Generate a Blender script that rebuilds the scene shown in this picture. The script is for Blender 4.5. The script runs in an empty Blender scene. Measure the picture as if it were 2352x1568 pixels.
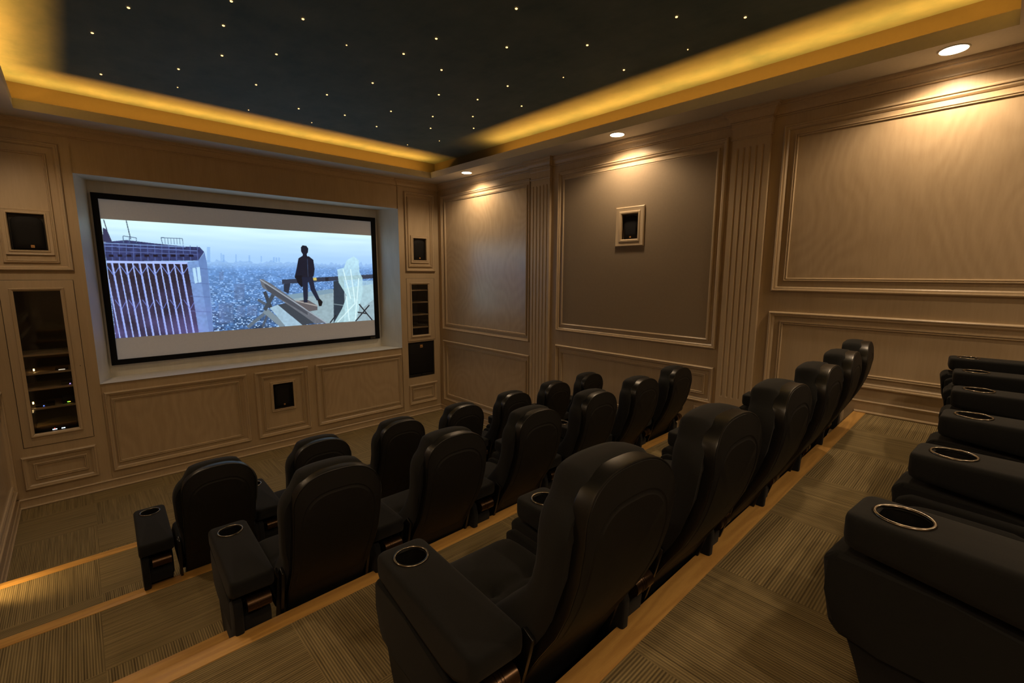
import bpy, bmesh, math, random
import numpy as np
from mathutils import Vector, Matrix
random.seed(7)
SC = bpy.context.scene
COL = SC.collection

# ------------------------------------------------------------------ camera
F, CX, CY, CZ, YAW, PIT, ROLL = 1054.88, -4.5584, -6.6281, 2.4000, 0.758291, 0.146680, 0.0030937
cam = bpy.data.cameras.new('camera')
cam.sensor_width = 36.0; cam.lens = F / 2352 * 36; cam.clip_start = .02
camo = bpy.data.objects.new('camera', cam); COL.objects.link(camo)
cy, sy, cp, sp = math.cos(YAW), math.sin(YAW), math.cos(PIT), math.sin(PIT)
fw = Vector((sy * cp, cy * cp, -sp)); rt = Vector((cy, -sy, 0)); up = rt.cross(fw)
r2 = rt * math.cos(ROLL) + up * math.sin(ROLL); u2 = -rt * math.sin(ROLL) + up * math.cos(ROLL)
M = Matrix((r2, u2, -fw)).transposed().to_4x4(); M.translation = Vector((CX, CY, CZ))
camo.matrix_world = M
SC.camera = camo

# ------------------------------------------------------------------ world, exposure
w = bpy.data.worlds.new('world'); SC.world = w; w.use_nodes = True
w.node_tree.nodes['Background'].inputs[0].default_value = (.02, .015, .01, 1)
w.node_tree.nodes['Background'].inputs[1].default_value = .02
SC.view_settings.view_transform = 'Standard'; SC.view_settings.look = 'None'
SC.view_settings.gamma = 1; SC.view_settings.use_curve_mapping = False
SC.view_settings.exposure = 0.0

# light levels of the lamps in the room
L_COVE = 290.0          # LED strips hidden in the cove
L_SPOT = 51.0          # downlights, watts
L_DISC = 9.0           # the glowing face of a downlight
L_PIC = 1.25           # projected picture
L_STAR = 4.0
WARM = (1.0, .72, .45); AMBER = (1.0, .355, .042)

# ------------------------------------------------------------------ dimensions (metres)
W = -5.2               # left wall
BACK = -8.6            # rear wall
SOF, LIP, CEIL = 3.847, 3.937, 4.135
STEPS = [(-2.19, .30), (-3.44, .60), (-4.68, .95), (-5.93, 1.292)]   # front edge, height
def level(y):
    z = 0
    for a, b in STEPS:
        if y < a: z = b
    return z

# ------------------------------------------------------------------ materials
def srgb(r, g, b):
    f = lambda c: (c / 255 / 12.92) if c / 255 < .04045 else ((c / 255 + .055) / 1.055) ** 2.4
    return (f(r), f(g), f(b), 1)
def nmat(name):
    m = bpy.data.materials.new(name); m.use_nodes = True
    nt = m.node_tree; return m, nt, nt.nodes['Principled BSDF']
def N(nt, t, **k):
    n = nt.nodes.new(t)
    for a, b in k.items(): setattr(n, a, b)
    return n
def math_(nt, op, a, b=None):
    n = N(nt, 'ShaderNodeMath', operation=op)
    for i, q in enumerate((a, b)):
        if q is None: continue
        if hasattr(q, 'links') or hasattr(q, 'is_linked'): nt.links.new(q, n.inputs[i])
        else: n.inputs[i].default_value = q
    return n.outputs[0]
def mixc(nt, fac, a, b):
    n = N(nt, 'ShaderNodeMix', data_type='RGBA')
    if hasattr(fac, 'is_linked'): nt.links.new(fac, n.inputs[0])
    else: n.inputs[0].default_value = fac
    for s, q in ((6, a), (7, b)):
        if hasattr(q, 'is_linked'): nt.links.new(q, n.inputs[s])
        else: n.inputs[s].default_value = q
    return n.outputs[2]
def noise(nt, scale, vec=None, detail=3, rough=.5, stretch=None, coord='Object'):
    if vec is None:
        tc = N(nt, 'ShaderNodeTexCoord'); vec = tc.outputs[coord]
    if stretch:
        mp = N(nt, 'ShaderNodeMapping'); mp.inputs['Scale'].default_value = stretch
        nt.links.new(vec, mp.inputs[0]); vec = mp.outputs[0]
    n = N(nt, 'ShaderNodeTexNoise'); n.inputs['Scale'].default_value = scale
    n.inputs['Detail'].default_value = detail; n.inputs['Roughness'].default_value = rough
    nt.links.new(vec, n.inputs['Vector']); return n.outputs[0]
def bump(nt, bs, h, strength=.2, dist=.002):
    b = N(nt, 'ShaderNodeBump'); b.inputs['Strength'].default_value = strength; b.inputs['Distance'].default_value = dist
    nt.links.new(h, b.inputs['Height']); nt.links.new(b.outputs[0], bs.inputs['Normal'])
def plain(name, c, rough=.6, metal=0, spec=.5, sheen=0):
    m, nt, bs = nmat(name)
    n = noise(nt, 40, detail=2)
    c2 = tuple(min(1, q * 1.12 + .001) for q in c[:3]) + (1,)
    nt.links.new(mixc(nt, n, c, c2), bs.inputs['Base Color'])
    bs.inputs['Roughness'].default_value = rough; bs.inputs['Metallic'].default_value = metal
    bs.inputs['Specular IOR Level'].default_value = spec
    if sheen: bs.inputs['Sheen Weight'].default_value = sheen; bs.inputs['Sheen Roughness'].default_value = .6
    return m
def emit(name, c, s):
    m, nt, bs = nmat(name)
    bs.inputs['Base Color'].default_value = (0.02, .02, .02, 1)
    bs.inputs['Emission Color'].default_value = tuple(c[:3]) + (1,); bs.inputs['Emission Strength'].default_value = s
    return m
def wood(name, light, dark, rings=46, stretch=(1.5, 1.5, .45), amount=.5, rough=.42, spec=.5):
    m, nt, bs = nmat(name)
    n1 = noise(nt, 1.0, stretch=stretch, detail=2.2, rough=.42)
    s = math_(nt, 'SINE', math_(nt, 'MULTIPLY', n1, rings * 6.283 / 6))
    s = math_(nt, 'MULTIPLY_ADD', s, .5); s.node.inputs[2].default_value = .5
    fine = noise(nt, 9, stretch=(stretch[0] * 4, stretch[1] * 4, stretch[2]), detail=4, rough=.65)
    big = noise(nt, .9, detail=2)
    f = math_(nt, 'ADD', math_(nt, 'MULTIPLY', s, .42 * amount), math_(nt, 'MULTIPLY', fine, .55))
    f = math_(nt, 'ADD', f, math_(nt, 'MULTIPLY', big, .35))
    f = math_(nt, 'SUBTRACT', f, .35)
    nt.links.new(mixc(nt, f, light, dark), bs.inputs['Base Color'])
    r = math_(nt, 'MULTIPLY_ADD', fine, .16); r.node.inputs[2].default_value = rough - .08
    nt.links.new(r, bs.inputs['Roughness']); bs.inputs['Specular IOR Level'].default_value = spec
    bump(nt, bs, f, .10, .0015)
    return m
M_WOOD = wood('pale plywood', srgb(190, 170, 139), srgb(152, 129, 98), amount=.3)
M_TRIM = wood('pale maple trim', srgb(194, 174, 144), srgb(154, 132, 101), rings=14, amount=.15, rough=.38)
M_FIELD = wood('swirled plywood panel', srgb(192, 171, 140), srgb(148, 124, 94), rings=150, stretch=(.9, .9, .6), amount=.34, rough=.36)
for _m in (M_FIELD,):
    _b = _m.node_tree.nodes['Principled BSDF']; _b.inputs['Coat Weight'].default_value = 1; _b.inputs['Coat Roughness'].default_value = .24; _b.inputs['Coat IOR'].default_value = 1.65
M_RECESS = wood('plywood lining whitened for screen glow', srgb(224, 223, 216), srgb(196, 194, 182), rings=60, stretch=(1.1, 1.1, .5), amount=.45, rough=.5)  # same wood as the walls, whitened to stand in for the screen's glow
M_OAKX = wood('oak nosing', srgb(214, 168, 94), srgb(156, 108, 50), rings=30, stretch=(1.2, 14, 14), amount=.8, rough=.42)
M_OAKY = wood('oak nosing return', srgb(214, 168, 94), srgb(156, 108, 50), rings=30, stretch=(14, 1.2, 14), amount=.8, rough=.42)
M_PAINT = plain('soffit paint', srgb(190, 184, 172), .7, spec=.3)
M_COVE = plain('umber cove wall paint', srgb(72, 73, 62), .75, spec=.2)
M_FABWALL = plain('taupe wall cloth', srgb(142, 126, 104), .75, spec=.25)
M_CHAIR = plain('black seat cloth', srgb(20, 21, 21), .85, spec=.18, sheen=.05)
nt = M_CHAIR.node_tree; bump(nt, nt.nodes['Principled BSDF'], noise(nt, 700, detail=1), .35, .001)
M_SHELL = plain('black moulded plastic', srgb(17, 17, 17), .33, spec=.5)
M_BACKP = plain('black textured back panel', srgb(22, 21, 20), .6, spec=.3)
M_METAL = plain('black painted steel', srgb(14, 14, 14), .3, spec=.5)
M_BRONZE = plain('dark bronze hinge barrel', srgb(80, 62, 46), .3, metal=.9)
M_CHROME = plain('chrome rim', srgb(132, 124, 112), .24, metal=1)
M_HOLE = plain('black cup well', srgb(8, 8, 8), .5)
M_FRAME = plain('black velvet screen frame', srgb(11, 12, 15), .8, spec=.2)
M_SCREEN = plain('white projection cloth', srgb(205, 200, 194), .9, spec=.1)
_b = M_SCREEN.node_tree.nodes['Principled BSDF']; _b.inputs['Emission Color'].default_value = (.75, .9, 1, 1); _b.inputs['Emission Strength'].default_value = .05   # black level of the projected beam
M_GRILLE = plain('black speaker cloth', srgb(17, 16, 16), .75, spec=.3)
M_BLACK = plain('black plastic casing', srgb(20, 20, 20), .35)
M_BADGE = plain('pale gold badge', srgb(200, 150, 90), .4, metal=.2)
M_DARKBACK = plain('dark niche lining', srgb(30, 24, 17), .8)
M_STEPTRIM = plain('step light casing', srgb(160, 150, 130), .5)
M_LED = emit('amber led strip', AMBER, L_COVE)
M_DISC = emit('warm lamp face', (1, .76, .50), L_DISC)
M_STAR = emit('fibre star', (1, .50, .16), L_STAR)
M_STEPGLOW = emit('step lamp face', (1, .66, .28), 20)
def glass_mat():
    m, nt, bs = nmat('smoked glass pane')
    bs.inputs['Base Color'].default_value = (.84, .82, .78, 1); bs.inputs['Roughness'].default_value = .03
    bs.inputs['Transmission Weight'].default_value = 1; bs.inputs['IOR'].default_value = 1.45
    return m
M_GLASS = glass_mat()
def ceiling_mat():
    m, nt, bs = nmat('dark clouded ceiling paint')
    a = noise(nt, 1.5, stretch=(1, 1.5, 1), detail=6, rough=.62)
    b = noise(nt, 4, stretch=(1.6, .8, 1), detail=5, rough=.62)
    f = math_(nt, 'MULTIPLY', math_(nt, 'ADD', a, b), .9)
    f = math_(nt, 'SUBTRACT', f, .4)
    nt.links.new(mixc(nt, f, srgb(62, 90, 100), srgb(108, 124, 126)), bs.inputs['Base Color'])
    bs.inputs['Roughness'].default_value = .75; bs.inputs['Specular IOR Level'].default_value = .25
    return m
M_CEIL = ceiling_mat()
def carpet_mat():
    m, nt, bs = nmat('ribbed carpet tiles')
    uv = N(nt, 'ShaderNodeTexCoord').outputs['UV']
    sep = N(nt, 'ShaderNodeSeparateXYZ'); nt.links.new(uv, sep.inputs[0])
    u, v = sep.outputs[0], sep.outputs[1]
    fu, fv = math_(nt, 'FLOOR', u), math_(nt, 'FLOOR', v)
    par = math_(nt, 'PINGPONG', math_(nt, 'ADD', fu, fv), 1.0)           # 0 even, 1 odd
    # across = coordinate across the ribs
    n = N(nt, 'ShaderNodeMix', data_type='FLOAT'); nt.links.new(par, n.inputs[0]); nt.links.new(u, n.inputs[2]); nt.links.new(v, n.inputs[3]); ac = n.outputs[0]
    n = N(nt, 'ShaderNodeMix', data_type='FLOAT'); nt.links.new(par, n.inputs[0]); nt.links.new(v, n.inputs[2]); nt.links.new(u, n.inputs[3]); al = n.outputs[0]
    cmb = N(nt, 'ShaderNodeCombineXYZ')
    nt.links.new(math_(nt, 'MULTIPLY', ac, 60), cmb.inputs[0]); nt.links.new(math_(nt, 'MULTIPLY', al, 1.2), cmb.inputs[1])
    nt.links.new(math_(nt, 'ADD', math_(nt, 'MULTIPLY', fu, 7.3), math_(nt, 'MULTIPLY', fv, 3.7)), cmb.inputs[2])
    streak = N(nt, 'ShaderNodeTexNoise'); streak.inputs['Scale'].default_value = 1; streak.inputs['Detail'].default_value = 2
    nt.links.new(cmb.outputs[0], streak.inputs['Vector'])
    rib = math_(nt, 'SINE', math_(nt, 'MULTIPLY', ac, 6.2832 * 58))
    rib = math_(nt, 'MULTIPLY_ADD', rib, .5); rib.node.inputs[2].default_value = .5
    tuft = noise(nt, 900, detail=1)
    f = math_(nt, 'ADD', math_(nt, 'MULTIPLY', streak.outputs[0], 1.0), math_(nt, 'MULTIPLY', rib, .55))
    f = math_(nt, 'ADD', f, math_(nt, 'MULTIPLY', tuft, .5))
    f = math_(nt, 'SUBTRACT', f, .5)
    nt.links.new(mixc(nt, f, srgb(82, 72, 52), srgb(176, 157, 114)), bs.inputs['Base Color'])
    bs.inputs['Roughness'].default_value = .95; bs.inputs['Specular IOR Level'].default_value = .1
    bump(nt, bs, math_(nt, 'ADD', rib, tuft), .6, .003)
    return m
M_CARPET = carpet_mat()

# ------------------------------------------------------------------ mesh helpers
def obj(name, bm, mat, parent=None, smooth=True, angle=35, recalc=True):
    if recalc: bmesh.ops.recalc_face_normals(bm, faces=bm.faces[:])
    me = bpy.data.meshes.new(name); bm.to_mesh(me); bm.free()
    mats = mat if isinstance(mat, (list, tuple)) else [mat]
    for q in mats: me.materials.append(q)
    if smooth:
        for p in me.polygons: p.use_smooth = True
        me.set_sharp_from_angle(angle=math.radians(angle))
    o = bpy.data.objects.new(name, me); COL.objects.link(o)
    if parent is not None: o.parent = parent
    return o
def struct(name, bm, mat, **k):
    k.setdefault('angle', 24); o = obj(name, bm, mat, **k); o['kind'] = 'structure'; return o
TRIM = [0]
def trim(bm, mat=None, **k):
    TRIM[0] += 1; return struct('trim_%d' % TRIM[0], bm, mat or M_TRIM, **k)
def tag(o, label, cat, group=None):
    o['label'] = label; o['category'] = cat
    if group: o['group'] = group
    return o
def empty(name, loc, rz=0):
    o = bpy.data.objects.new(name, None); COL.objects.link(o); o.location = loc; o.rotation_euler = (0, 0, rz)
    o.empty_display_size = .1; return o
def BM(): return bmesh.new()
def quad(bm, pts): return bm.faces.new([bm.verts.new(p) for p in pts])
def box(bm, x0, x1, y0, y1, z0, z1, bev=0, seg=2):
    v = [bm.verts.new((x, y, z)) for z in (z0, z1) for y in (y0, y1) for x in (x0, x1)]
    fs = [bm.faces.new([v[i] for i in q]) for q in ((0, 2, 3, 1), (4, 5, 7, 6), (0, 1, 5, 4), (2, 6, 7, 3), (0, 4, 6, 2), (1, 3, 7, 5))]
    if bev:
        es = list({e for f in fs for e in f.edges})
        bmesh.ops.bevel(bm, geom=es, offset=bev, segments=seg, profile=.5, affect='EDGES')
def prism(bm, poly, mp, d0, d1, bev=0, seg=2):
    """extrude 2-D polygon from depth d0 to d1; mp(a,b,d)->xyz"""
    A = [bm.verts.new(mp(a, b, d0)) for a, b in poly]; B = [bm.verts.new(mp(a, b, d1)) for a, b in poly]
    n = len(poly); fs = [bm.faces.new(A), bm.faces.new(B[::-1])]
    for i in range(n): fs.append(bm.faces.new((A[i], A[(i + 1) % n], B[(i + 1) % n], B[i])))
    if bev:
        es = list({e for f in fs for e in f.edges})
        bmesh.ops.bevel(bm, geom=es, offset=bev, segments=seg, profile=.5, affect='EDGES', clamp_overlap=True)
def loops(bm, rings, close=True, cap0=False, cap1=False):
    R = [[bm.verts.new(p) for p in r] for r in rings]; n = len(R[0])
    for a, b in zip(R[:-1], R[1:]):
        for i in range(n if close else n - 1):
            bm.faces.new((a[i], a[(i + 1) % n], b[(i + 1) % n], b[i]))
    if cap0: bm.faces.new(R[0][::-1])
    if cap1: bm.faces.new(R[-1])
    return R
def cyl(bm, c, ax, r, h, n=24, r2=None):
    c = Vector(c); ax = Vector(ax).normalized(); t = ax.orthogonal().normalized(); s = ax.cross(t); r2 = r if r2 is None else r2
    ring = lambda q, rr: [q + (t * math.cos(2 * math.pi * i / n) + s * math.sin(2 * math.pi * i / n)) * rr for i in range(n)]
    loops(bm, [ring(c, r), ring(c + ax * h, r2)], cap0=True, cap1=True)
def torus(bm, c, R, r, n=36, m=8, ax=2, sq=1):
    rings = []
    for i in range(n + 0):
        a = 2 * math.pi * i / n; rg = []
        for j in range(m):
            b = 2 * math.pi * j / m; rr = R + r * math.cos(b)
            rg.append((c[0] + rr * math.cos(a), c[1] + rr * math.sin(a), c[2] + r * math.sin(b) * sq))
        rings.append(rg)
    rings.append(rings[0])
    V = [[bm.verts.new(p) for p in rg] for rg in rings[:-1]]
    for i in range(n):
        A, B = V[i], V[(i + 1) % n]
        for j in range(m): bm.faces.new((A[j], A[(j + 1) % m], B[(j + 1) % m], B[j]))
def sweep(bm, path, prof, mp, closed=True, side=1):
    """mitred sweep in a plane: path [(a,b)], prof [(t,h)] with t offset to the left (side=1); mp(a,b,h)->xyz"""
    n = len(path); R = []
    for i in range(n):
        p = Vector(path[i])
        d0 = (p - Vector(path[i - 1])).normalized() if (closed or i > 0) else None
        d1 = (Vector(path[(i + 1) % n]) - p).normalized() if (closed or i < n - 1) else None
        if d0 is None: d0 = d1
        if d1 is None: d1 = d0
        n0, n1 = Vector((-d0.y, d0.x)), Vector((-d1.y, d1.x))
        m = (n0 + n1); m = m / max(1e-6, m.length_squared) * 2 * side if m.length > 1e-4 else n0 * side
        R.append([bm.verts.new(mp(p.x + m.x * t, p.y + m.y * t, h)) for t, h in prof])
    k = len(prof)
    for i in range(n if closed else n - 1):
        A, B = R[i], R[(i + 1) % n]
        for j in range(k - 1): bm.faces.new((A[j], A[j + 1], B[j + 1], B[j]))
    return R
def holed(bm, a0, a1, b0, b1, holes, mp, h=0):
    As = sorted({a0, a1, *[q for o in holes for q in o[:2] if a0 < q < a1]}); Bs = sorted({b0, b1, *[q for o in holes for q in o[2:4] if b0 < q < b1]})
    V = {}
    def v(a, b):
        if (a, b) not in V: V[(a, b)] = bm.verts.new(mp(a, b, h))
        return V[(a, b)]
    for i in range(len(As) - 1):
        for j in range(len(Bs) - 1):
            ca, cb = (As[i] + As[i + 1]) / 2, (Bs[j] + Bs[j + 1]) / 2
            if any(o[0] < ca < o[1] and o[2] < cb < o[3] for o in holes): continue
            bm.faces.new((v(As[i], Bs[j]), v(As[i + 1], Bs[j]), v(As[i + 1], Bs[j + 1]), v(As[i], Bs[j + 1])))
def niche(bm, o, mp, depth):
    """inside walls and back of a rectangular niche; depth is negative h"""
    a0, a1, b0, b1 = o
    c = [(a0, b0), (a1, b0), (a1, b1), (a0, b1)]
    for i in range(4):
        p, q = c[i], c[(i + 1) % 4]
        quad(bm, [mp(*p, 0), mp(*q, 0), mp(*q, -depth), mp(*p, -depth)])
    quad(bm, [mp(*p, -depth) for p in c])
fm = lambda a, b, h: (a, -h, b)                 # front wall: a=x, b=z, h out into the room
rm = lambda a, b, h: (-h, -a, b)                # right wall: a=-y
lm = lambda a, b, h: (W + h, -a, b)             # left wall
rect = lambda a0, a1, b0, b1: [(a0, b0), (a1, b0), (a1, b1), (a0, b1)]
P_OUT = [(0, 0), (0, .016), (.004, .026), (.011, .032), (.018, .030), (.021, .020), (.026, .020), (.034, .018), (.041, .012), (.046, .005), (.046, 0)]
P_IN = [(0, 0), (0, .012), (.004, .019), (.009, .019), (.012, .010), (.015, .010), (.018, .016), (.023, .016), (.028, .004), (.028, 0)]
P_FRM = [(0, 0), (0, .012), (.006, .018), (.012, .015), (.030, .015), (.034, .021), (.044, .021), (.050, .010), (.050, -.03)]
def panel(mp, outer, inner, field=None):
    bm = BM(); sweep(bm, rect(*outer), P_OUT, mp); trim(bm)
    bm = BM(); sweep(bm, rect(*inner), P_IN, mp); trim(bm)
    if field:
        bm = BM(); q = inner; e = .012
        quad(bm, [mp(a, b, .004) for a, b in rect(q[0] + e, q[1] - e, q[2] + e, q[3] - e)]); trim(bm, field)

# ------------------------------------------------------------------ floor and tiers
bm = BM(); uvl = bm.loops.layers.uv.new('UVMap'); T = .585
ys = [0] + [s[0] for s in STEPS] + [BACK]; zs = [0] + [s[1] for s in STEPS]
v0 = {0: (-.33, 1), 1: (-2.19, 0), 2: (-3.425, 0), 3: (-4.66, 0), 4: (-5.93, 1)}
def cface(pts, uvs):
    f = quad(bm, pts)
    for l, q in zip(f.loops, uvs): l[uvl].uv = q
for k in range(5):
    ya, yb, z = ys[k], ys[k + 1], zs[k]; o, j = v0[k]
    P = [(W, ya), (W, yb), (0, yb), (0, ya)]
    cface([(x, y, z) for x, y in P], [((x + .53) / T + 20, (o - y) / T + j + 10) for x, y in P])
    if k < 4:
        z2 = zs[k + 1]; P = [(W, z), (0, z), (0, z2), (W, z2)]
        cface([(x, yb, zz) for x, zz in P], [((x + .53) / T + 20, 10.5 + zz * .3) for x, zz in P])
# half steps in the aisle below the two upper tiers
for yf, z0, z1 in ((-4.38, .60, .775), (-5.63, .95, 1.12)):
    ya = yf - .30 - .0; x1 = -4.165
    P = [(W, yf), (W, ya), (x1, ya), (x1, yf)]
    cface([(x, y, z1) for x, y in P], [((x + .53) / T + 20, (yf - y) / T + 10) for x, y in P])
    cface([(W, yf, z0), (x1, yf, z0), (x1, yf, z1), (W, yf, z1)], [(1, 1), (8, 1), (8, 1.3), (1, 1.3)])
    cface([(x1, yf, z0), (x1, ya, z0), (x1, ya, z1), (x1, yf, z1)], [(1, 1), (1.5, 1), (1.5, 1.3), (1, 1.3)])
struct('floor', bm, M_CARPET, smooth=False, recalc=False)
for yf, z in STEPS:
    bm = BM(); box(bm, W + .002, -.002, yf - .06, yf + .022, z - .028, z + .004, .004, 2); trim(bm, M_OAKX)
for yf, z1 in ((-4.38, .775), (-5.63, 1.12)):
    x1 = -4.165
    bm = BM(); zz = (z1 - .028, z1 + .004)
    prism(bm, [(W + .002, yf + .022), (x1 + .022, yf + .022), (x1 - .055, yf - .06), (W + .002, yf - .06)], lambda a, b, d: (a, b, d), *zz, .003); trim(bm, M_OAKX)
    bm = BM(); prism(bm, [(x1 + .022, yf + .021), (x1 + .022, yf - .277), (x1 - .055, yf - .277), (x1 - .055, yf - .061)], lambda a, b, d: (a, b, d), *zz, .003); trim(bm, M_OAKY)

# ------------------------------------------------------------------ front wall
XL, XR = -4.46, -.755
REC = (XL, XR, 1.194, 3.401)
RB0, RB1, RD = -4.350, -.915, .41
SPK_L = (-4.965, -4.713, 2.615, 2.962); SPK_R = (-.500, -.258, 2.613, 2.960); SPK_C = (-2.735, -2.483, .555, .900)
CAB_L = (-5.000, -4.670, .760, 2.212); CAB_R = (-.550, -.236, 1.377, 2.215); SUB = (-.645, -.135, .660, 1.260)
bm = BM()
holed(bm, W, XL, 0, SOF, [SPK_L, CAB_L], fm)
holed(bm, XR, 0, 0, SOF, [SPK_R, CAB_R, SUB], fm)
holed(bm, XL, XR, REC[3], SOF, [], fm, -.014)
holed(bm, XL, XR, 0, REC[2], [SPK_C], fm, -.014)
for x in (XL, XR):                      # column sides beside header and dado
    for z0, z1 in ((0, REC[2]), (REC[3], SOF)):
        quad(bm, [(x, 0, z0), (x, .014, z0), (x, .014, z1), (x, 0, z1)])
for o in (SPK_L, SPK_R): niche(bm, o, fm, .16)
niche(bm, SPK_C, fm, .16); niche(bm, SUB, fm, .45)
struct('wall_front', bm, M_WOOD, smooth=False, recalc=False)
# screen recess: splayed cheeks, sill, head, back
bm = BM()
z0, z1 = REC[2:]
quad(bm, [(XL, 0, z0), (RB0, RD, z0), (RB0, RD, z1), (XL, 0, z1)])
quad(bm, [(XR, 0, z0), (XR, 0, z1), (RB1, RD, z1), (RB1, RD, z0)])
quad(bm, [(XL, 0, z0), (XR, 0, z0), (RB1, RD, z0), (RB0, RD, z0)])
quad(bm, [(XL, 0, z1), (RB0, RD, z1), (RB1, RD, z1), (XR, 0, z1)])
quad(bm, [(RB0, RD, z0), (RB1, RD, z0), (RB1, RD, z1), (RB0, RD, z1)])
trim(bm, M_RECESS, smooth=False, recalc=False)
# dado panels
fd = lambda a, b, h: (a, .014 - h, b)
panel(fd, (-4.440, -3.044, .19, 1.094), (-4.385, -3.135, .275, 1.016), M_FIELD)
panel(fd, (-2.951, -2.263, .19, 1.094), (-2.870, -2.335, .280, 1.022))
panel(fd, (-2.161, -.775, .19, 1.094), (-2.065, -.815, .280, 1.032), M_FIELD)
panel(fm, (-5.12, -4.545, 2.414, 3.660), (-5.030, -4.640, 2.492, 3.557))
panel(fm, (-.650, -.093, 2.427, 3.680), (-.600, -.150, 2.500, 3.600))
panel(fm, (-5.125, -4.560, .19, .540), (-5.045, -4.637, .280, .457))
panel(fm, (-.650, -.100, .20, .540), (-.590, -.178, .280, .472))

# ------------------------------------------------------------------ side walls
# section 2 and 3 dado panels follow the tiers
def side_wall(mp, name, bbname, spk):
    bm = BM()
    holes = [(3.624, 3.828, 2.785, 3.058)] if spk else []
    holed(bm, 0, -BACK, 0, SOF, holes, mp)
    if spk: niche(bm, holes[0], mp, .15)
    struct(name, bm, M_WOOD, smooth=False, recalc=False)
    panel(mp, (.102, 2.182, 1.453, 3.657), (.192, 2.122, 1.535, 3.577), M_FIELD)
    panel(mp, (.102, 2.182, .211, 1.264), (.192, 2.122, .300, 1.182), M_FIELD)
    # framed cloth panel
    bm = BM(); sweep(bm, rect(2.666, 4.752, 1.665, 3.657), P_OUT, mp); trim(bm)
    bm = BM(); sweep(bm, rect(2.745, 4.672, 1.742, 3.578), [(0, 0), (0, .010), (.006, .016), (.014, .016), (.020, .010), (.026, .010), (.026, 0)], mp); trim(bm)
    bm = BM(); e = .026
    holed(bm, 2.745 + e, 4.672 - e, 1.742 + e, 3.578 - e, holes, mp, .008); trim(bm, M_FABWALL, smooth=False, recalc=False)
    L2 = [(2.666, 1.479), (2.666, .46), (3.27, .46), (3.27, .76), (4.41, .76), (4.41, 1.106), (4.752, 1.106), (4.752, 1.479)]
    bm = BM(); sweep(bm, L2, P_OUT, mp); trim(bm)
    L2i = [(2.745, 1.400), (2.745, .54), (3.19, .54), (3.19, .84), (4.33, .84), (4.33, 1.190), (4.670, 1.190), (4.670, 1.400)]
    bm = BM(); sweep(bm, L2i, P_IN, mp); trim(bm)
    L3o = [(5.212, 2.073), (5.212, 1.15), (5.74, 1.15), (5.74, 1.495), (8.42, 1.495), (8.42, 2.073)]
    bm = BM(); sweep(bm, L3o, P_OUT, mp); trim(bm)
    L3i = [(5.304, 1.990), (5.304, 1.24), (5.65, 1.24), (5.65, 1.578), (8.33, 1.578), (8.33, 1.990)]
    bm = BM(); sweep(bm, L3i, P_IN, mp); trim(bm)
    panel(mp, (5.212, 8.42, 2.251, 3.657), (5.302, 8.33, 2.343, 3.575), M_FIELD)
    # stepped baseboard
    bm = BM(); st = [(0, 0)]
    for y, z in STEPS: st += [(-y - .0, st[-1][1]), (-y, z)]
    st.append((-BACK, st[-1][1]))
    prof = [(0, 0), (0, .024), (.010, .030), (.018, .026), (.022, .016), (.086, .016), (.090, .024), (.099, .027), (.107, .020), (.107, 0)]
    sweep(bm, st, prof, mp, closed=False)
    struct(bbname, bm, M_TRIM)
    # fluted pilasters
    for a0, a1 in ((2.215, 2.548), (4.795, 5.117)):
        fl = level(-a0 - .1); h = .040
        bm = BM(); zt = 3.62; n = 5; gw = .022; sp_ = .060 if a0 < 3 else .0535; mid = (a0 + a1) / 2
        gs = [(mid + (i - 2) * sp_ - gw / 2, mid + (i - 2) * sp_ + gw / 2, fl + .26, 3.535) for i in range(n)]
        holed(bm, a0, a1, fl, SOF - .06, gs, mp, h)
        for q in gs:
            rings = []
            for tz, sc in ((q[2], 0), (q[2] + .012, 1), (q[3] - .012, 1), (q[3], 0)):
                rings.append([mp(q[0] + gw * i / 6, tz, h - .011 * math.sin(math.pi * i / 6) * sc) for i in range(7)])
            loops(bm, rings, close=False)
        for a in (a0, a1): quad(bm, [mp(a, fl, 0), mp(a, fl, h), mp(a, SOF - .06, h), mp(a, SOF - .06, 0)])
        trim(bm, M_TRIM, recalc=False)
        # capital band and necking bead, plinth
        bm = BM(); pp = [(a0, 0), (a0, h), (a1, h), (a1, 0)]
        pm = lambda a, b, d: mp(a, d, b)
        sweep(bm, pp, [(0, 3.606), (.008, 3.606), (.013, 3.614), (.008, 3.623), (.004, 3.626), (.004, 3.70), (.012, 3.712), (.012, 3.75), (0, 3.75)], pm, closed=False); trim(bm)
        bm = BM(); sweep(bm, pp, [(0, fl), (.020, fl), (.020, fl + .10), (.012, fl + .115), (.003, fl + .125), (0, fl + .125)], pm, closed=False); trim(bm)
side_wall(rm, 'wall_right', 'baseboard_right', True)
side_wall(lm, 'wall_left', 'baseboard_left', False)
bm = BM(); holed(bm, W, 0, 0, SOF, [], lambda a, b, h: (a, BACK, b)); struct('wall_back', bm, M_WOOD, smooth=False)
bm = BM(); sweep(bm, [(W, 0), (0, 0)], [(0, 0), (0, .024), (.010, .030), (.018, .026), (.022, .014), (.086, .014), (.090, .022), (.099, .025), (.107, .018), (.107, 0)], fm, closed=False)
struct('baseboard_front', bm, M_TRIM)
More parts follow.
